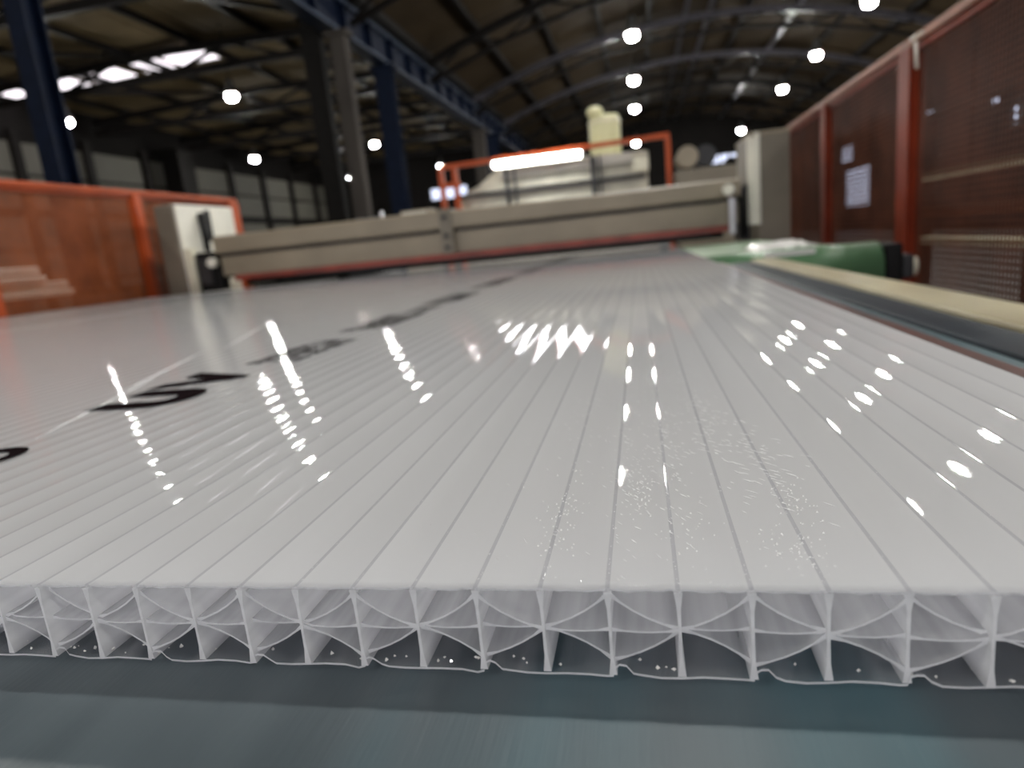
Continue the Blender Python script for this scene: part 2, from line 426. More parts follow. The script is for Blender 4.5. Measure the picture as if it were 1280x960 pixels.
# ------------------------------------------------------------------ high-bay lamps
def lamp(x, y, z, label):
    e = empty('high_bay_lamp', (x, y, ZC+z), label=label, cat='lamp', group='high bay lamps')
    zw = ZC+z
    MB().lathe([(.24,.0),(.25,.03),(.21,.14),(.13,.26),(.11,.30),(.11,.52),(.05,.55)], (x,y,zw), 18).build('housing', MT['housing'], e)
    MB().lathe([(.08,-.20),(.145,-.175),(.182,-.115),(.188,-.06),(.175,-.004)], (x,y,zw), 18).build('lens', MT['lampglow'], e)
    top = (zR(x) if x > -7 else zL(x)) + .02
    MB().tube((x,y,zw+.54), (x,y,top), .02, 8).build('hanging_rod', MT['truss'], e)
R1, R2 = .14, 7.6
for y, d in ((4.0,'directly above the cutting gantry, out of the picture'),(10.7,'second of the near row, above the picture'),(17.4,'third of the near row, just above the picture'),
             (24.1,'highest one above the yellow tank'),(30.8,'second from top above the yellow tank'),(37.5,'third from top above the yellow tank'),(51.4,'lowest one beside the yellow tank')):
    lamp(R1, y, 6.5, 'round white hanging lamp, '+d)
for y, d in ((4.0,'over the right mesh guard, out of the picture'),(10.7,'second over the right guard, out of the picture'),(17.4,'third over the right guard, above the picture'),
             (24.7,'at the top edge above the right mesh guard'),(31.2,'second from top left of the right mesh guard'),(37.9,'third from top left of the right mesh guard'),(52.0,'lowest, just above the right machine column')):
    lamp(R2, y, 6.5, 'round white hanging lamp, '+d)
for x, y, d in ((-14.5,10.0,'over the left bay, above the picture'),(-14.5,23.5,'left of the grey column, below the roof bars'),(-14.5,37.1,'between the grey and the blue column'),(-14.5,50.1,'right of the blue column, above the orange frame'),
                (-21.6,10.0,'farthest left over the left bay, out of the picture'),(-21.6,23.3,'leftmost, beside the slim navy column'),(-21.7,36.4,'above the left end of the gantry beam'),(-21.9,50.1,'in front of the grey column, smallest')):
    lamp(x, y, 6.5, 'round white hanging lamp, '+d)
for x, d in ((7.6,'on the right'),(-7.0,'in the middle'),(-14.5,'on the left')):  # unseen lamps, added to light the faces turned to the viewer
    lamp(x, -2.7, 6.5, 'round white hanging lamp behind the viewer, '+d)

# ------------------------------------------------------------------ columns and crane runway between the bays
def column(name, x, y, wx, wy, h, mat, label, capital=True):
    e = empty(name, (x, y, 0), label=label, cat='column')
    t_ = .03
    if name == 'steel_column':                          # H section
        MB().box(x-wx/2, x+wx/2, y-wy/2, y-wy/2+t_, .04, h).build('flange', mat, e)
        MB().box(x-wx/2, x+wx/2, y+wy/2-t_, y+wy/2, .04, h).build('flange', mat, e)
        MB().box(x-t_/2, x+t_/2, y-wy/2+t_, y+wy/2-t_, .04, h).build('web', mat, e)
    else:
        MB().box(x-wx/2, x+wx/2, y-wy/2, y+wy/2, .04, h, bev=.03).build('shaft', mat, e)
    MB().box(x-wx*.8, x+wx*.8, y-wy*.8, y+wy*.8, 0, .05).build('base_plate', MT['dark'], e)
    MB().box(x-wx*.7, x+wx*.7, y-wy*.7, y+wy*.7, h, h+.12).build('cap', mat, e)
    return e
column('steel_column', -7.2, 7.5, .26, .3, ZC+5.5, MT['navy'], 'slim navy steel column at the left, behind the left fence')
column('concrete_column', -26.2, 35.6, 1.1, 1.2, ZC+7.2, MT['coldark'], 'wide dark column against the left wall above the orange fence')
column('concrete_column', -7.75, 16.6, .5, .3, ZC+7.5, MT['coldark'], 'dark column standing just left of the grey one')
column('concrete_column', -7.05, 16.6, .42, .3, ZC+5.5, MT['conc'], 'grey concrete column left of the blue one')
column('steel_column', -7.2, 20.0, .55, .3, ZC+5.5, MT['navy'], 'bright navy steel column under the blue crane girder')
column('concrete_column', -7.3, 32.4, .55, .5, ZC+5.5, MT['conc'], 'distant pale column at the far part of the crane girder')
column('steel_column', -7.2, 34.5, .8, .5, ZC+5.5, MT['navy'], 'distant navy column beside the distant pale column')
g = empty('crane_girder', (-7.2, 6, ZC+5.62), label='long blue crane runway girder receding over the columns', cat='girder')
MB().box(-7.23, -7.17, 6, 57.5, ZC+5.70, ZC+6.42).build('web', MT['navy'], g)
MB().box(-7.42, -6.98, 6, 57.5, ZC+5.62, ZC+5.70).build('bottom_flange', MT['crane'], g)
MB().box(-7.42, -6.98, 6, 57.5, ZC+6.42, ZC+6.50).build('top_flange', MT['crane'], g)
MB().box(-7.24, -7.16, 6, 57.5, ZC+6.50, ZC+6.62).build('crane_rail', MT['truss'], g)
stf = MB().box(-7.17, -7.0, -.012, .012, ZC+5.70, ZC+6.42).mesh('stiffener', MT['navy'])
for i in range(30): share('stiffener', stf, g, (0, 7.2+1.65*i, 0))
g = empty('valley_beam', (-7.2, 6, ZC+6.8), label='dark brown valley beam above the blue crane girder', cat='beam')
MB().box(-7.5, -6.9, 6, 57.5, ZC+6.75, ZC+7.0).build('chord', MT['truss'], g)
MB().box(-7.4, -7.0, 6, 57.5, ZC+7.7, ZC+7.9).build('chord', MT['truss'], g)
lat = MB().bar((-7.2,0,ZC+7.0), (-7.2,1.7,ZC+7.7), .1, .1).mesh('lattice_bar', MT['truss'])
lat2 = MB().bar((-7.2,1.7,ZC+7.7), (-7.2,3.4,ZC+7.0), .1, .1).mesh('lattice_bar', MT['truss'])
for i in range(14): share('lattice_bar', lat, g, (0,8+3.4*i,0)); share('lattice_bar', lat2, g, (0,8+3.4*i,0))

# ------------------------------------------------------------------ cutting table
TT = ZC - 0.1300                           # table surface
tb = empty('cutting_table', (-1.5, 2, 0), label='long slate-grey work table carrying the plastic sheets', cat='table')
MB().prism([(-3.36,-.75),(.292,-.75),(.292,2.28),(.207,2.28),(.207,4.9),(-2.5,4.9),(-2.5,3.92),(-3.36,3.92)], 'z', TT-.02, TT).build('table_top', MT['table'], tb)
MB().prism([(-3.34,-.73),(.28,-.73),(.28,2.26),(.195,2.26),(.195,4.88),(-2.48,4.88),(-2.48,3.90),(-3.34,3.90)], 'z', TT-.16, TT-.021).build('apron', MT['slate'], tb)
for x in (-2.3, -1.1, .1):
    for y in (-.6, 2.1, 4.6): MB().box(x-.05, x+.05, y-.05, y+.05, 0, TT-.16).build('leg', MT['slate'], tb)
MB().box(.236, .262, -.75, 2.25, TT+.001, TT+.009, bev=.002).build('edge_strip', MT['brown'], tb, label='thin red-brown strip along the table edge')
MB().box(.293, .345, -.75, 2.25, TT-.05, TT+.004, bev=.003).build('slate_rail', MT['slate'], tb)
MB().box(.346, .418, -.75, 2.25, TT-.12, TT+.010, bev=.004).build('side_rail', MT['rail'], tb, label='cream painted side rail')

# ------------------------------------------------------------------ polycarbonate sheets
S = 0.020; TH = 0.0285
# centre x, y, spread x, y, number, direction, length, blisters?
SCUFFS = ((-.033,.225,.004,.030,90,0,.001,True), (-.036,.40,.006,.05,60,-60,.004,False), (-.010,.28,.005,.05,120,-55,.003,False),
          (.006,.29,.005,.05,130,-55,.0035,False), (.016,.42,.012,.07,110,-50,.005,False), (.030,.34,.007,.05,110,-50,.006,False),
          (.050,.235,.004,.012,60,-50,.002,True), (.042,.198,.005,.010,70,0,.001,True), (.045,.28,.007,.03,80,-48,.007,False),
          (-.004,.245,.003,.015,60,0,.001,True), (-.05,.35,.02,.08,50,-60,.004,False), (.012,.205,.006,.012,30,0,.001,True))
ZT = ZC - 0.1000                            # top of the sheet
Y0, Y1 = 0.173, 4.75
XR = 0.205; NC = 105; XL = XR - NC*S
def sheet_skins(par, xl, nc, y0, y1):
    rnd = random.Random(3)
    # top skin: each cell sags, a narrow sink groove lies over each rib
    SAG = .00037
    prof = [(0,-.00003,1),(.034,-.00003,1)] + [(u, -SAG*(1-(2*u-1)**2), 0) for u in (.06,.13,.21,.3,.4,.5,.6,.7,.79,.87,.94)] + [(.966,-.00003,1)]
    def row(skipz=0):
        r = []
        for c in range(nc):
            for (u, dz, g_) in prof: r.append((xl+(c+u)*S, dz, g_))
        r.append((xl+nc*S, -.00003, 1)); return r
    R = row(); n = len(R)
    ys = [y0, y0+.004, y0+.012] + [y0+(y1-y0)*(k/24)**1.6 for k in range(2, 25)]
    m = MB()
    t_ = .0006
    jit = [rnd.uniform(-.0004,.0004) for _ in R]
    for layer in (0, 1):
        for k, y in enumerate(ys):
            for i, (x, dz, g_) in enumerate(R):
                jy = jit[i] if k == 0 else 0
                jz = rnd.uniform(-.00012,.00006) if k == 0 else 0
                zz = .00016*math.sin(3.1*y+.7*(x-xl)*9)*min(1,(y-y0)*3)
                m.v.append((x, y+jy, ZT+dz+zz+jz-(t_ if layer else 0)))
    nl = n*len(ys)
    for k in range(len(ys)-1):
        for i in range(n-1):
            a = k*n+i
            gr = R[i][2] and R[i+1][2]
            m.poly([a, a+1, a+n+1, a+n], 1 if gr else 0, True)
            m.poly([nl+a, nl+a+n, nl+a+n+1, nl+a+1], 2, True)
    for i in range(n-1):
        m.poly([i, nl+i, nl+i+1, i+1], 3); a = (len(ys)-1)*n+i
        m.poly([a, a+1, nl+a+1, nl+a], 3)
    for k in range(len(ys)-1):
        a = k*n; m.poly([a, a+n, nl+a+n, nl+a], 3); a += n-1; m.poly([a, nl+a, nl+a+n, a+n], 3)
    m.build('top_skin', [MT['skin'], MT['groove'], MT['under'], MT['cut']], par, fix=False, label='glossy opal white top skin with fine rib lines')
    # bottom skin with an upward fold beside every second rib
    m = MB(); pts = []
    for c in range(nc):
        x = xl+c*S
        if c % 2 == 0:
            pts += [(x, 0), (x+S*.03, .0026), (x+S*.10, .0034), (x+S*.20, .0031), (x+S*.30, .0010), (x+S*.42, .0002), (x+S*.7, -.0002)]
        else:
            pts += [(x, .0), (x+S*.3, .0004), (x+S*.65, .0003), (x+S*.9, -.0003)]
    pts.append((xl+nc*S, 0)); n = len(pts)
    for layer in (0, 1):
        for y in (y0-.0006, y0+.010, y1):
            for (x, z) in pts: m.v.append((x, y+.0004*math.sin(x*913), ZT-TH+z+(.0007 if layer else 0)))
    nl = 3*n
    for k in range(2):
        for i in range(n-1):
            a = k*n+i; m.poly([a, a+n, a+n+1, a+1], 0); m.poly([nl+a, nl+a+1, nl+a+n+1, nl+a+n], 0)
    for i in range(n-1): m.poly([i, i+1, nl+i+1, nl+i], 1); a = 2*n+i; m.poly([a, nl+a, nl+a+1, a+1], 1)
    for k in range(2):
        a = k*n; m.poly([a, nl+a, nl+a+n, a+n], 1); a += n-1; m.poly([a, a+n, nl+a+n, nl+a], 1)
    m.build('bottom_skin', [MT['under'], MT['cut']], par, fix=False)

def web_mesh(name, p, q, t_, y0, y1, bow=0.0, mat='web'):
    """thin web through 2d points p -> q (x,z), slightly bowed, extruded along the sheet"""
    k = 5; P = []
    d = (Vector(q)-Vector(p)); nrm = Vector((-d[1], d[0])).normalized()
    for i in range(k+1):
        u = i/k; P.append(Vector(p)+d*u+nrm*bow*4*u*(1-u))
    flare = [2.7,1.15,1,1,1.15,2.7]
    up = [c+nrm*t_/2*flare[i] for i, c in enumerate(P)]; dn = [c-nrm*t_/2*flare[i] for i, c in enumerate(P)]
    loop = up+dn[::-1]; n = len(loop); m = MB()
    for y in (y0, y1): m.v += [(c[0], y, c[1]) for c in loop]
    for i in range(n): j = (i+1) % n; m.poly([i, j, n+j, n+i], 0, True)
    for i in range(k):
        a, b, c, d_ = i, i+1, n-2-i, n-1-i
        m.poly([a, d_, c, b], 1); m.poly([n+a, n+b, n+c, n+d_], 1)
    return m.mesh(name, [MT[mat], MT['cut']])

sh = empty('polycarbonate_sheet', (XR-1.05, Y0, ZT-TH), cat='plastic sheet',
           label='wide opal multiwall plastic sheet in front, cut end facing the viewer, black print on top')
sheet_skins(sh, XL, NC, Y0, Y1)
zt, zm, zb = ZT-.0009, ZT-TH*.485, ZT-TH+.0006
rib = web_mesh('rib', (0, zb), (0, zt), .0009, Y0-.0006, Y1-.002, mat='ribweb')
mid = web_mesh('middle_wall', (0, zm), (S, zm), .00055, Y0+.0012, Y1-.002, bow=-.0009)
du = web_mesh('diagonal_web', (0, zm+.0004), (S, zt-.0012), .0006, Y0+.0010, Y1-.002, bow=-.0016)
dd = web_mesh('diagonal_web', (0, zt-.0012), (S, zm+.0004), .0006, Y0+.0010, Y1-.002, bow=-.0016)
lu = web_mesh('diagonal_web', (0, zb+.0034), (S, zm-.0004), .0006, Y0+.0010, Y1-.002, bow=-.0014)
ld = web_mesh('diagonal_web', (0, zm-.0004), (S, zb+.0034), .0006, Y0+.0010, Y1-.002, bow=.0014)
for c in range(NC+1):
    share('rib', rib, sh, (XL+c*S, random.uniform(-.0006,.0006), 0))
for c in range(NC):
    x = XL+c*S; j = lambda: random.uniform(-.0012,.0016)
    share('middle_wall', mid, sh, (x, j(), 0))
    if c % 2: share('diagonal_web', du, sh, (x, j(), 0)); share('diagonal_web', ld, sh, (x, j(), 0))
    else: share('diagonal_web', dd, sh, (x, j(), 0)); share('diagonal_web', lu, sh, (x, j(), 0))

# black print on the sheet: letters read away from the viewer, tops towards the left
def letter(ch, y, x_base, size, par, bold=.012, sx=1.0, name='printed_letter'):
    cu = bpy.data.curves.new('tmp', 'FONT'); cu.body = ch; cu.size = size; cu.extrude = .00004; cu.offset = bold*size
    cu.align_x = 'LEFT'
    o = bpy.data.objects.new('tmp', cu); link(o)
    bpy.context.view_layer.update()
    me = bpy.data.meshes.new_from_object(o.evaluated_get(bpy.context.evaluated_depsgraph_get()))
    bpy.data.objects.remove(o); bpy.data.curves.remove(cu)
    for v in me.vertices: v.co.x *= sx
    me.materials.clear(); me.materials.append(MT['ink']); me.name = name
    ob = bpy.data.objects.new(name, me); link(ob)
    ob.location = (x_base, y, ZT+.00030); ob.rotation_euler = (0, 0, math.pi/2)
    ob.parent = par; ob.matrix_parent_inverse = par.matrix_world.inverted()
    return ob
LB = -.392
letter('o', .305, -.402, .085, sh, .02)
letter('U', .452, LB, .098, sh, .075, 1.0)
letter('V', .540, LB-.004, .098, sh, .075, 1.0)
# small two-line legend, too small to read: rows of ink marks
def marks(y0, y1, xs_, h, seed):
    r = random.Random(seed)
    for xb in xs_:
        y = y0 + r.uniform(0, .01)
        while y < y1:
            wd = r.uniform(.5, 1.0)*h*.9
            m = MB()
            m.box(xb-h, xb, y, y+wd*.25, ZT+.00025, ZT+.00033)
            if r.random() > .3: m.box(xb-h, xb, y+wd*.62, y+wd*.85, ZT+.00025, ZT+.00033)
            m.box(xb-h*r.choice((.2, .6, 1.0)), xb-h*r.choice((0, .0, .4))+.0, y, y+wd*.85, ZT+.00025, ZT+.00033) if r.random() > .5 else m.box(xb-h*.2, xb, y, y+wd*.85, ZT+.00025, ZT+.00033)
            m.build('print_mark', MT['ink'], sh)
            y += wd + h*.22
            if r.random() < .15: y += h*.5
marks(.645, .80, (-.374, -.398, -.422), .019, 1)
marks(.90, 1.09, (-.376, -.402, -.428), .023, 2)
marks(1.12, 1.22, (-.385, -.412), .024, 12)
marks(1.28, 1.52, (-.376, -.402, -.428), .023, 3)
marks(1.70, 2.10, (-.385,-.42), .030, 4)
marks(2.3, 2.8, (-.385,-.42), .030, 5)
marks(3.0, 4.4, (-.385,-.42), .030, 6)
# straight wrinkles in the protective film
for (x0, y0, x1, y1) in ((-.43,.372,-.52,.60),(-.50,.53,-.60,.79),(-.58,.81,-.75,1.22),(-.505,.36,-.56,.45)):
    a = Vector((x0,y0,ZT-.0002)); b = Vector((x1,y1,ZT-.0002)); d = (b-a).normalized(); s_ = Vector((-d.y,d.x,0))
    m = MB(); k = 10
    for i in range(k+1):
        u = i/k; c = a.lerp(b,u); ww = .0016*math.sin(math.pi*(.08+.84*u)); hh = .0007*math.sin(math.pi*(.1+.8*u))
        m.v += [tuple(c-s_*ww), tuple(c+Vector((0,0,hh))), tuple(c+s_*ww), tuple(c-Vector((0,0,.0002)))]
    for i in range(k):
        for q in range(4): m.poly([i*4+q, i*4+(q+1)%4, i*4+4+(q+1)%4, i*4+4+q], 0, True)
    m.poly([0,3,2,1]); m.poly([4*k,4*k+1,4*k+2,4*k+3])
    m.build('film_wrinkle', MT['wrinkle'], sh)

# scuffs and blisters in the film near the handled front edge
def scuffs(cx, cy, sx, sy, n, ang, ln, seed, dots=False):
    r = random.Random(seed); m = MB()
    for i in range(n):
        x, y = r.gauss(cx, sx), r.gauss(cy, sy)
        if y < Y0+.003: continue
        u = ((x-XL)/S) % 1.0; z = ZT-.00037*(1-(2*u-1)**2)
        L = ln*r.uniform(.3,1.2); a = math.radians(ang+r.gauss(0,6)); wd = r.uniform(.00012,.00024)
        if dots: L = r.uniform(.0004,.0009); wd = L*r.uniform(.5,.9)
        d = Vector((math.cos(a),math.sin(a),0)); q = Vector((-d.y,d.x,0)); c = Vector((x,y,z)); h = wd*(1.0 if not dots else .7)
        b0 = len(m.v)
        m.v += [tuple(c-d*L/2), tuple(c+q*wd), tuple(c+d*L/2), tuple(c-q*wd), tuple(c+Vector((0,0,h)))]
        for f in ((0,3,4),(3,2,4),(2,1,4),(1,0,4)): m.poly([b0+k for k in f])
        m.poly([b0,b0+1,b0+2,b0+3])
    m.build('film_scuffs', MT['scuff'], sh, kind='stuff')
for k, a in enumerate(SCUFFS): scuffs(*a[:7], seed=20+k, dots=a[7])
# tiny bubbles strung along the rib lines
m = MB(); r = random.Random(5)
for c in range(NC-16, NC-3):
    x0 = XL+c*S
    for i in range(34):
        y = Y0+.004+r.random()**1.5*.30; p = Vector((x0+r.gauss(0,.0004), y, ZT-.00003)); rr = r.uniform(.0001,.00026); b0 = len(m.v)
        m.v += [tuple(p+Vector(d)*rr) for d in ((1,0,0),(0,1.6,0),(-1,0,0),(0,-1.6,0),(0,0,.8))]
        for f in ((0,1,4),(1,2,4),(2,3,4),(3,0,4),(3,2,1,0)): m.poly([b0+q for q in f])
m.build('rib_bubbles', MT['scuff'], sh, kind='stuff')

# plastic swarf left by the saw in the open cells
m = MB(); r = random.Random(11)
for i in range(46):
    c = Vector((r.uniform(-.24,.10), Y0+r.uniform(.0005,.006), ZT-TH+.0016+r.choice((0,0,.0002))))
    rr = r.uniform(.0003,.0008); b0 = len(m.v)
    for d in ((1,0,0),(-1,0,0),(0,1,0),(0,-1,0),(0,0,1),(0,0,-1)):
        m.v.append(tuple(c+Vector(d)*rr*r.uniform(.6,1.4)))
    for f in ((0,2,4),(2,1,4),(1,3,4),(3,0,4),(2,0,5),(1,2,5),(3,1,5),(0,3,5)): m.poly([b0+q for q in f])
m.build('saw_swarf', MT['swarf'], sh, kind='stuff')

# neighbouring sheet on the left
XR2 = XL-.012; NC2 = 70
s2 = empty('polycarbonate_sheet', (XR2-.7, .4, ZT-TH), cat='plastic sheet', label='second white plastic sheet lying along the far left side of the table')
sheet_skins(s2, XR2-NC2*S, NC2, .45, 3.92)
rib2 = web_mesh('rib', (0, zb), (0, zt), .00055, .4504, 3.918)
for c in range(NC2+1): share('rib', rib2, s2, (XR2-NC2*S+c*S, 0, 0))

# ------------------------------------------------------------------ cutting gantry across the table
ga = empty('cutting_gantry', (-1.1, 4.2, 0), cat='machine', label='beige cutting gantry spanning the sheets, red rail under its beam')
def gz(z): return ZC+z
for (x0, x1, up) in ((-2.76, -1.19, 0.0), (-1.13, .56, -.012)):
    MB().prism([(4.00,gz(-.005)),(4.00,gz(.118)),(4.02,gz(.126)),(4.32,gz(.126)),(4.32,gz(-.005))], 'x', x0, x1).build('beam', MT['beige'], ga)
    MB().box(x0, x1, 4.012, 4.32, gz(.1265), gz(.141)).build('groove', MT['dark'], ga)
    MB().prism([(3.975,gz(.142)),(3.965,gz(.152)),(3.965,gz(.246+up)),(3.975,gz(.256+up)),(4.30,gz(.262+up)),(4.33,gz(.142))], 'x', x0-.01, x1+.01).build('top_flange', MT['beige'], ga)
MB().box(-1.20, -1.12, 3.955, 4.33, gz(-.01), gz(.262), bev=.006).build('centre_bracket', MT['beigedk'], ga)
for z in (.03, .10, .21): MB().tube((-1.16,3.957,gz(z)), (-1.16,3.935,gz(z)), .014, 10).build('bolt', MT['dark'], ga)
MB().box(-2.66, .50, 3.97, 4.04, gz(-.042), gz(-.006), bev=.004).build('red_rail', MT['redrail'], ga)
MB().box(-2.64, .48, 4.06, 4.30, gz(-.075), gz(-.01)).build('knife_bar', MT['black'], ga)
MB().box(-2.2, .40, 3.965, 3.98, gz(-.052), gz(-.043)).build('guide_strip', MT['dark'], ga)
# right-hand column
rc = MB().prism([(.625,4.02),(.665,3.965),(.83,3.965),(.83,4.5),(.625,4.5)], 'z', .0, gz(.455)).build('right_column', MT['beigedk'], ga)
MB().prism([(.612,4.012),(.650,3.955),(.672,3.955),(.634,4.012)], 'z', gz(-.02), gz(.47)).build('column_edge', MT['white'], rc)
MB().box(.62, .835, 3.96, 4.5, gz(.4551), gz(.475), bev=.006).build('column_cap', MT['beige'], rc)
MB().box(.565, .622, 4.03, 4.25, gz(-.10), gz(.20), bev=.004).build('slide_block', MT['dark'], ga)
MB().box(.50, .535, 3.93, 3.964, gz(-.06), gz(.14), bev=.004).build('slide_plate', MT['steel'], ga)
MB().tube((.50,3.92,gz(.185)), (.50,3.962,gz(.185)), .03, 14).build('knob', MT['white'], ga)
MB().tube((.585,3.99,gz(-.08)), (.585,3.99,gz(.16)), .016, 12).build('guide_rod', MT['black'], ga)
# left-hand cabinet column
lc = MB().box(-3.20, -3.05, 4.0, 4.66, 0, gz(.50), bev=.012).build('left_column', MT['beigedk'], ga)
MB().box(-3.052, -3.034, 4.01, 4.65, gz(-.30), gz(.498), bev=.006).build('cabinet_door', MT['white'], lc)  # paler than the column front: better light on this side painted in
MB().box(-3.0345, -3.028, 4.30, 4.36, gz(.25), gz(.47), bev=.002).build('door_slot', MT['black'], lc)
MB().tube((-2.97,4.18,gz(.18)), (-3.02,4.24,gz(.44)), .022, 12).build('pneumatic_cylinder', MT['black'], ga)
MB().box(-2.95, -2.775, 4.00, 4.28, gz(-.10), gz(.165), bev=.01).build('drive_box', MT['black'], ga)
MB().box(-2.93, -2.84, 3.985, 3.999, gz(-.05), gz(.12), bev=.004).build('drive_cover', MT['dark'], ga)
MB().tube((-2.80,3.985,gz(.09)), (-2.80,3.94,gz(.09)), .03, 14).build('hand_knob', MT['white'], ga)
MB().box(-3.02, -2.96, 3.99, 4.05, gz(-.12), gz(.20), bev=.006).build('guide_post', MT['cream'], ga)
MB().box(-2.74, -2.64, 4.02, 4.2, gz(-.095), gz(-.02), bev=.006).build('end_block', MT['cream'], ga)
MB().box(-2.63, -2.60, 3.99, 4.03, gz(-.10), gz(-.02), bev=.004).build('red_stop', MT['orange'], ga)

# ------------------------------------------------------------------ green belt with its end roller
gb = empty('green_conveyor', (.5, 2.5, 0), cat='conveyor', label='green conveyor belt end with thick roller beside the sheet, right of the gantry')
RC = (2.42, gz(-.193)); RR = .087
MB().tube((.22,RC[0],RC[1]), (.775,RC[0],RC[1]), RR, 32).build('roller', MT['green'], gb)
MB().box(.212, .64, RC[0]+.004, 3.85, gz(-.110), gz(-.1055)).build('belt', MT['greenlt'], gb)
MB().box(.212, .64, RC[0]+.1, 3.85, gz(-.26), gz(-.1105)).build('belt_bed', MT['dark'], gb)
MB().tube((.776,RC[0],RC[1]), (.90,RC[0],RC[1]), .022, 14).build('shaft', MT['steel'], gb)
MB().box(.785, .835, RC[0]-.07, RC[0]+.07, gz(-.25), gz(-.115), bev=.01).build('bearing_block', MT['black'], gb)
MB().box(.84, .875, RC[0]-.055, RC[0]+.05, gz(-.235), gz(-.155), bev=.01).build('bearing_cap', MT['dark'], gb)
MB().tube((.876,RC[0],gz(-.20)), (.895,RC[0],gz(-.20)), .032, 12).build('end_washer', MT['cream'], gb)
for x in (.79,): MB().box(x, x+.04, RC[0]-.04, RC[0]+.04, 0, gz(-.25)).build('leg', MT['dark'], gb)
for y in (2.8, 3.7): MB().box(.46, .51, y, y+.05, 0, gz(-.26)).build('leg', MT['dark'], gb)
MB().box(.23, .28, 3.0, 3.05, 0, gz(-.26)).build('leg', MT['dark'], gb)
# crumpled film on the belt and a pale strip that paints a highlight on the roller
def crumple(name, x0, x1, y0, y1, z, h, nx, ny, label, seed):
    r = random.Random(seed); m = MB()
    for j in range(ny+1):
        for i in range(nx+1):
            u, v = i/nx, j/ny
            e_ = min(1, 5*min(u,1-u,v,1-v))
            m.v.append((x0+(x1-x0)*u+r.uniform(-.01,.01), y0+(y1-y0)*v+r.uniform(-.01,.01), z+e_*h*r.uniform(.35,1)))
    n = len(m.v)
    m.v += [(x,y,z) for x,y,_ in m.v[:n]]
    for j in range(ny):
        for i in range(nx):
            a = j*(nx+1)+i; m.poly([a,a+1,a+nx+2,a+nx+1],0,True); m.poly([n+a,n+a+nx+1,n+a+nx+2,n+a+1])
    for i in range(nx):
        m.poly([i,n+i,n+i+1,i+1]); a = ny*(nx+1)+i; m.poly([a,a+1,n+a+1,n+a])
    for j in range(ny):
        a = j*(nx+1); m.poly([a,a+nx+1,n+a+nx+1,n+a]); a += nx; m.poly([a,n+a,n+a+nx+1,a+nx+1])
    m.build(name, MT['film'], label=label, cat='plastic film')
crumple('plastic_film', .40, .63, 2.50, 2.85, gz(-.1054), .024, 10, 8, 'crumpled white plastic film heaped on the green belt', 4)
MB().box(.212+.2, .212+.36, RC[0]-.055, RC[0]-.032, RC[1]+.068, RC[1]+.082).build('tape_strip', MT['film'], gb, label='pale shiny tape strip')

# ------------------------------------------------------------------ mesh guards
def guard(name, x, ys, ztop, zbot, mp, mm, mtop, label, postw, wv, wh, pitch):
    e = empty(name, (x, ys[0], 0), cat='guard fence', label=label)
    for y, pw in zip(ys, postw):
        p = MB().box(x-.03, x+.03, y-pw/2, y+pw/2, 0, ZC+ztop-.03, bev=.004).build('post', mp, e)
        MB().box(x-.07, x+.07, y-pw/2-.03, y+pw/2+.03, 0, .012).build('foot_plate', MT['dark'], p)
    MB().box(x-.03, x+.03, ys[0]-.05, ys[-1]+.05, ZC+ztop-.03, ZC+ztop, bev=.004).build('top_rail', mtop, e)
    MB().box(x-.02, x+.02, ys[0], ys[-1], ZC+zbot-.04, ZC+zbot, bev=.004).build('bottom_rail', mp, e)
    for k in range(len(ys)-1):
        a, b = ys[k]+postw[k]/2, ys[k+1]-postw[k+1]/2
        fr = MB()
        fr.box(x-.012,x+.012,a,a+.022,ZC+zbot,ZC+ztop-.031).box(x-.012,x+.012,b-.022,b,ZC+zbot,ZC+ztop-.031)
        fr.box(x-.012,x+.012,a,b,ZC+ztop-.055,ZC+ztop-.031).box(x-.012,x+.012,a,b,ZC+zbot,ZC+zbot+.022)
        f = fr.build('panel_frame', mp, e)
        m = MB(); y = a+.02; z = ZC+zbot+.02
        while y < b-.02: m.box(x-.002, x+.0005, y, y+wv, ZC+zbot+.02, ZC+ztop-.05); y += pitch
        while z < ZC+ztop-.05: m.box(x-.0005, x+.002, a+.02, b-.02, z, z+wh); z += pitch
        m.build('wire_mesh', mm, f, fix=False, kind='stuff')
    return e
gr = guard('guard_fence', 1.10, [1.86, 3.06, 4.26, 5.34], .632, -.98, MT['rust'], MT['rustmesh'], MT['toprail'],
      'tall red-brown mesh guard fence along the right side', (.10,.12,.10,.06), .0066, .0105, .022)
gl_ = guard('guard_fence', -3.41, [1.7, 2.9, 4.1, 5.22], .632, -.98, MT['orange'], MT['orangemesh'], MT['orange'],
      'orange mesh guard fence on the left, beyond the white sheets', (.08,.08,.07,.14), .0080, .0095, .018)
MB().tube((1.066,2.93,gz(.60)), (1.06,2.90,gz(.50)), .006, 10).tube((1.062,2.96,gz(.615)), (1.062,2.86,gz(.615)), .006, 10).build('cable_clip', MT['white'], gr)
MB().box(1.13, 1.15, 1.9, 3.0, gz(-.05), gz(-.02)).build('stiffening_bar', MT['toprail'], gr)

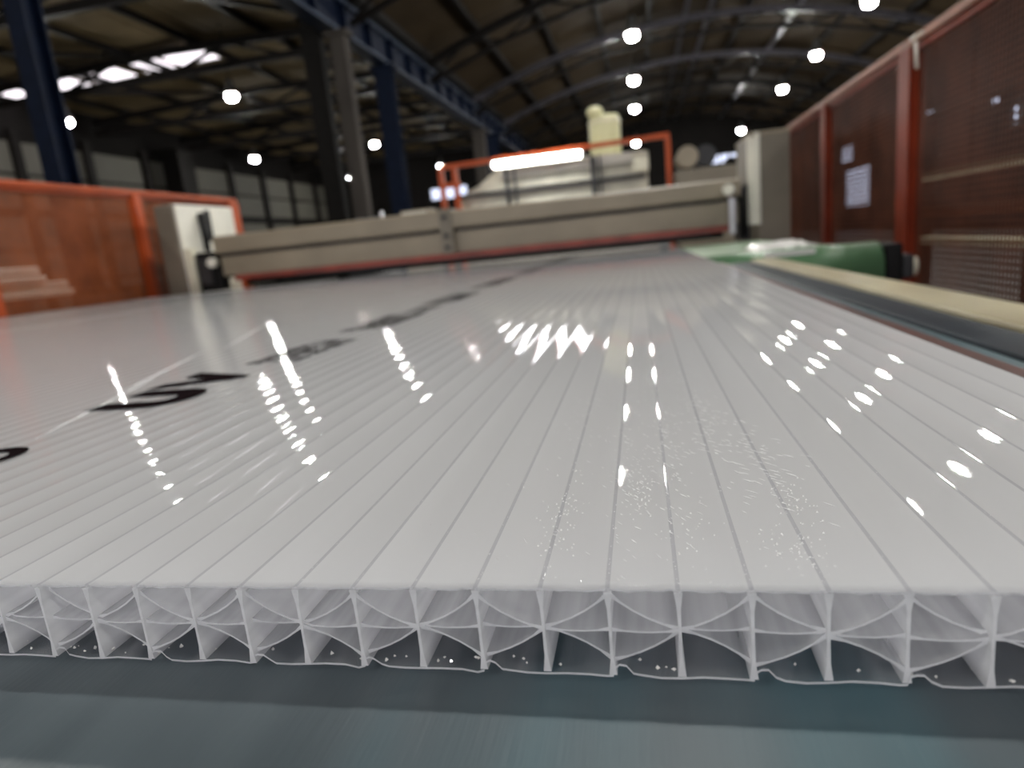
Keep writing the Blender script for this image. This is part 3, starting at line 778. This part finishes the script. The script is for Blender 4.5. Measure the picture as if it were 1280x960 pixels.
# things behind the fences
e = empty('profile_stack', (-4.3, 3.4, 0), cat='pipes', label='pale plastic pipes on a rack seen through the left orange mesh')
for i, (z, x, y1) in enumerate(((.175,-4.5,4.25),(.11,-4.46,4.25),(.06,-4.5,4.47),(.0,-4.46,4.47))):
    MB().tube((x, 1.5, gz(z)), (x, y1, gz(z)), .032, 14).build('pipe', MT['white'], e)
for y in (2.2, 4.0): MB().box(-4.56,-4.40,y,y+.06,0,gz(-.032)).build('rack_leg', MT['dark'], e)
e = empty('dark_cabinet', (-4.4, 5, 0), cat='cabinet', label='dark cabinet standing behind the left fence next to its post')
MB().box(-4.9,-4.2,4.9,5.5,0.05,gz(.0),bev=.01).build('body', MT['black'], e)
MB().box(-4.86,-4.24,4.88,4.9,.1,gz(-.05),bev=.004).build('door', MT['dark'], e)
e = empty('pipe_rack', (2.6, 4, 0), cat='rack', label='dark rack with pale bar behind the nearest right mesh panel')
for y in (3.2, 5.0, 6.8): MB().box(2.55,2.65,y,y+.1,0,gz(.75)).build('upright', MT['truss'], e)
for z in (-.35, .2, .72): MB().box(2.54,2.66,3.0,7.0,gz(z),gz(z)+.05).build('shelf_bar', MT['rail'] if z<0.3 else MT['truss'], e)
e = empty('shelf_carton', (2.6, 4.4, gz(.25)), cat='carton', label='brown carton on the dark rack behind the right mesh')
MB().box(2.5,2.75,4.0,4.7,gz(.251),gz(.50),bev=.01).build('body', MT['roofR'], e)
MB().box(2.6,2.65,3.998,4.702,gz(.4),gz(.5015)).build('tape', MT['rail'], e)

# ------------------------------------------------------------------ extrusion line behind the gantry
ex = empty('extrusion_line', (-.9, 7.3, 0), cat='machine', label='cream extrusion machine housing behind the gantry, dark straps across it')
MB().prism([(-1.86,gz(.20)),(-1.86,gz(.56)),(-1.62,gz(.66)),(-1.42,gz(.80)),(.12,gz(.74)),(.12,gz(.20))], 'y', 7.0, 8.1).build('housing', MT['cream'], ex)
MB().prism([(-1.40,gz(.70)),(-1.30,gz(.83)),(.10,gz(.79)),(.13,gz(.70))], 'y', 6.93, 7.9).build('upper_hood', MT['white'], ex)
MB().box(-1.88, .10, 6.94, 6.999, gz(.545), gz(.580)).build('cable_duct', MT['dark'], ex)
for x, a in ((-1.33,.035),(-1.24,.02),(-.44,.05),(-.36,.02)): MB().box(x, x+a, 6.915, 6.94, gz(.22), gz(.80)).build('strap', MT['dark'], ex)
MB().box(-1.9,.2,7.0,8.1,0,gz(.199)).build('plinth', MT['beigedk'], ex)
MB().box(-.02,.13,6.90,6.93,gz(.60),gz(.78),bev=.006).build('end_cover', MT['cream'], ex)
e = empty('vacuum_tank', (-.30, 7.4, gz(.79)), cat='tank', label='pale yellow upright tank on top of the cream machine')
MB().lathe([(.155,0),(.165,.02),(.165,.40),(.15,.44),(.06,.455)], (-.30,7.45,gz(.806)), 28).build('body', MT['tank'], e)
MB().lathe([(.172,.0),(.172,.025)], (-.30,7.45,gz(1.17)), 28).build('band', MT['cream'], e)
MB().lathe([(.05,0),(.085,.02),(.085,.07),(.045,.10)], (-.39,7.40,gz(1.245)), 20).build('motor_cap', MT['tank'], e)
MB().tube((-.39,7.40,gz(1.19)), (-.39,7.40,gz(1.25)), .03, 12).build('spout', MT['cream'], e)
e = empty('orange_railing', (-.85, 7.0, gz(.6)), cat='frame', label='orange tubular guard frame around the cream machine')
MB().bar((-2.0,6.85,gz(.865)), (.34,6.85,gz(.895)), .045, .045).build('top_bar', MT['orange'], e)
for x, z in ((-1.99,.84),(-1.84,.842),(.32,.865)): MB().box(x-.024, x+.024, 6.82, 6.88, 0, gz(z)).build('upright', MT['orange'], e)
MB().bar((-2.0,6.85,gz(.68)), (-1.8,6.85,gz(.68)), .05, .05).build('cross_bar', MT['orange'], e)
e = empty('tube_light', (-.95, 6.75, gz(.78)), cat='light', label='lit double fluorescent tube fixture in front of the cream machine')
MB().box(-1.42,-.50,6.78,6.81,gz(.775),gz(.855),bev=.005).build('fixture_back', MT['white'], e)
for x0, x1 in ((-1.40,-.985),(-.955,-.51)): MB().tube((x0,6.745,gz(.815)), (x1,6.745,gz(.815)), .024, 14).build('tube', MT['tubeglow'], e)
for x in (-1.415,-.97,-.505): MB().box(x-.012,x+.012,6.72,6.779,gz(.785),gz(.845)).build('tube_holder', MT['white'], e)
e = empty('motor_unit', (.45, 6.9, gz(.5)), cat='motor', label='grey round motor between the orange frame and right column')
MB().tube((.49,6.7,gz(.66)), (.49,7.1,gz(.66)), .10, 20).build('motor_body', MT['beige'], e)
MB().tube((.66,6.75,gz(.655)), (.66,7.05,gz(.655)), .10, 20).build('pulley', MT['dark'], e)
MB().box(.38,1.02,6.7,7.15,0,gz(.54),bev=.01).build('stand', MT['beigedk'], e)
MB().box(.85,1.02,6.7,6.95,gz(.541),gz(.61),bev=.01).build('terminal_box', MT['coldark'], e)
e = empty('control_cabinet', (-2.6, 7.3, 0), cat='cabinet', label='small grey-white control cabinet behind the gantry, left of the orange frame')
MB().box(-2.62,-2.28,7.2,7.5,.02,gz(.50),bev=.01).build('body', MT['beige'], e)
MB().box(-2.60,-2.30,7.18,7.199,gz(.1),gz(.48),bev=.004).build('door', MT['white'], e)
MB().box(-2.34,-2.32,7.165,7.179,gz(.25),gz(.33)).build('handle', MT['dark'], e)
e = empty('pump_unit', (-3.1, 7.4, 0), cat='pump', label='low bluish steel pump unit behind the gantry below the navy column')
MB().box(-3.35,-2.85,7.2,7.6,.02,gz(.36),bev=.01).build('base', MT['dark'], e)
MB().tube((-3.25,7.4,gz(.42)), (-2.98,7.4,gz(.42)), .065, 16).build('pump_body', MT['crane'], e)
MB().tube((-2.92,7.4,gz(.36)), (-2.92,7.4,gz(.54)), .02, 10).build('pipe', MT['steel'], e)
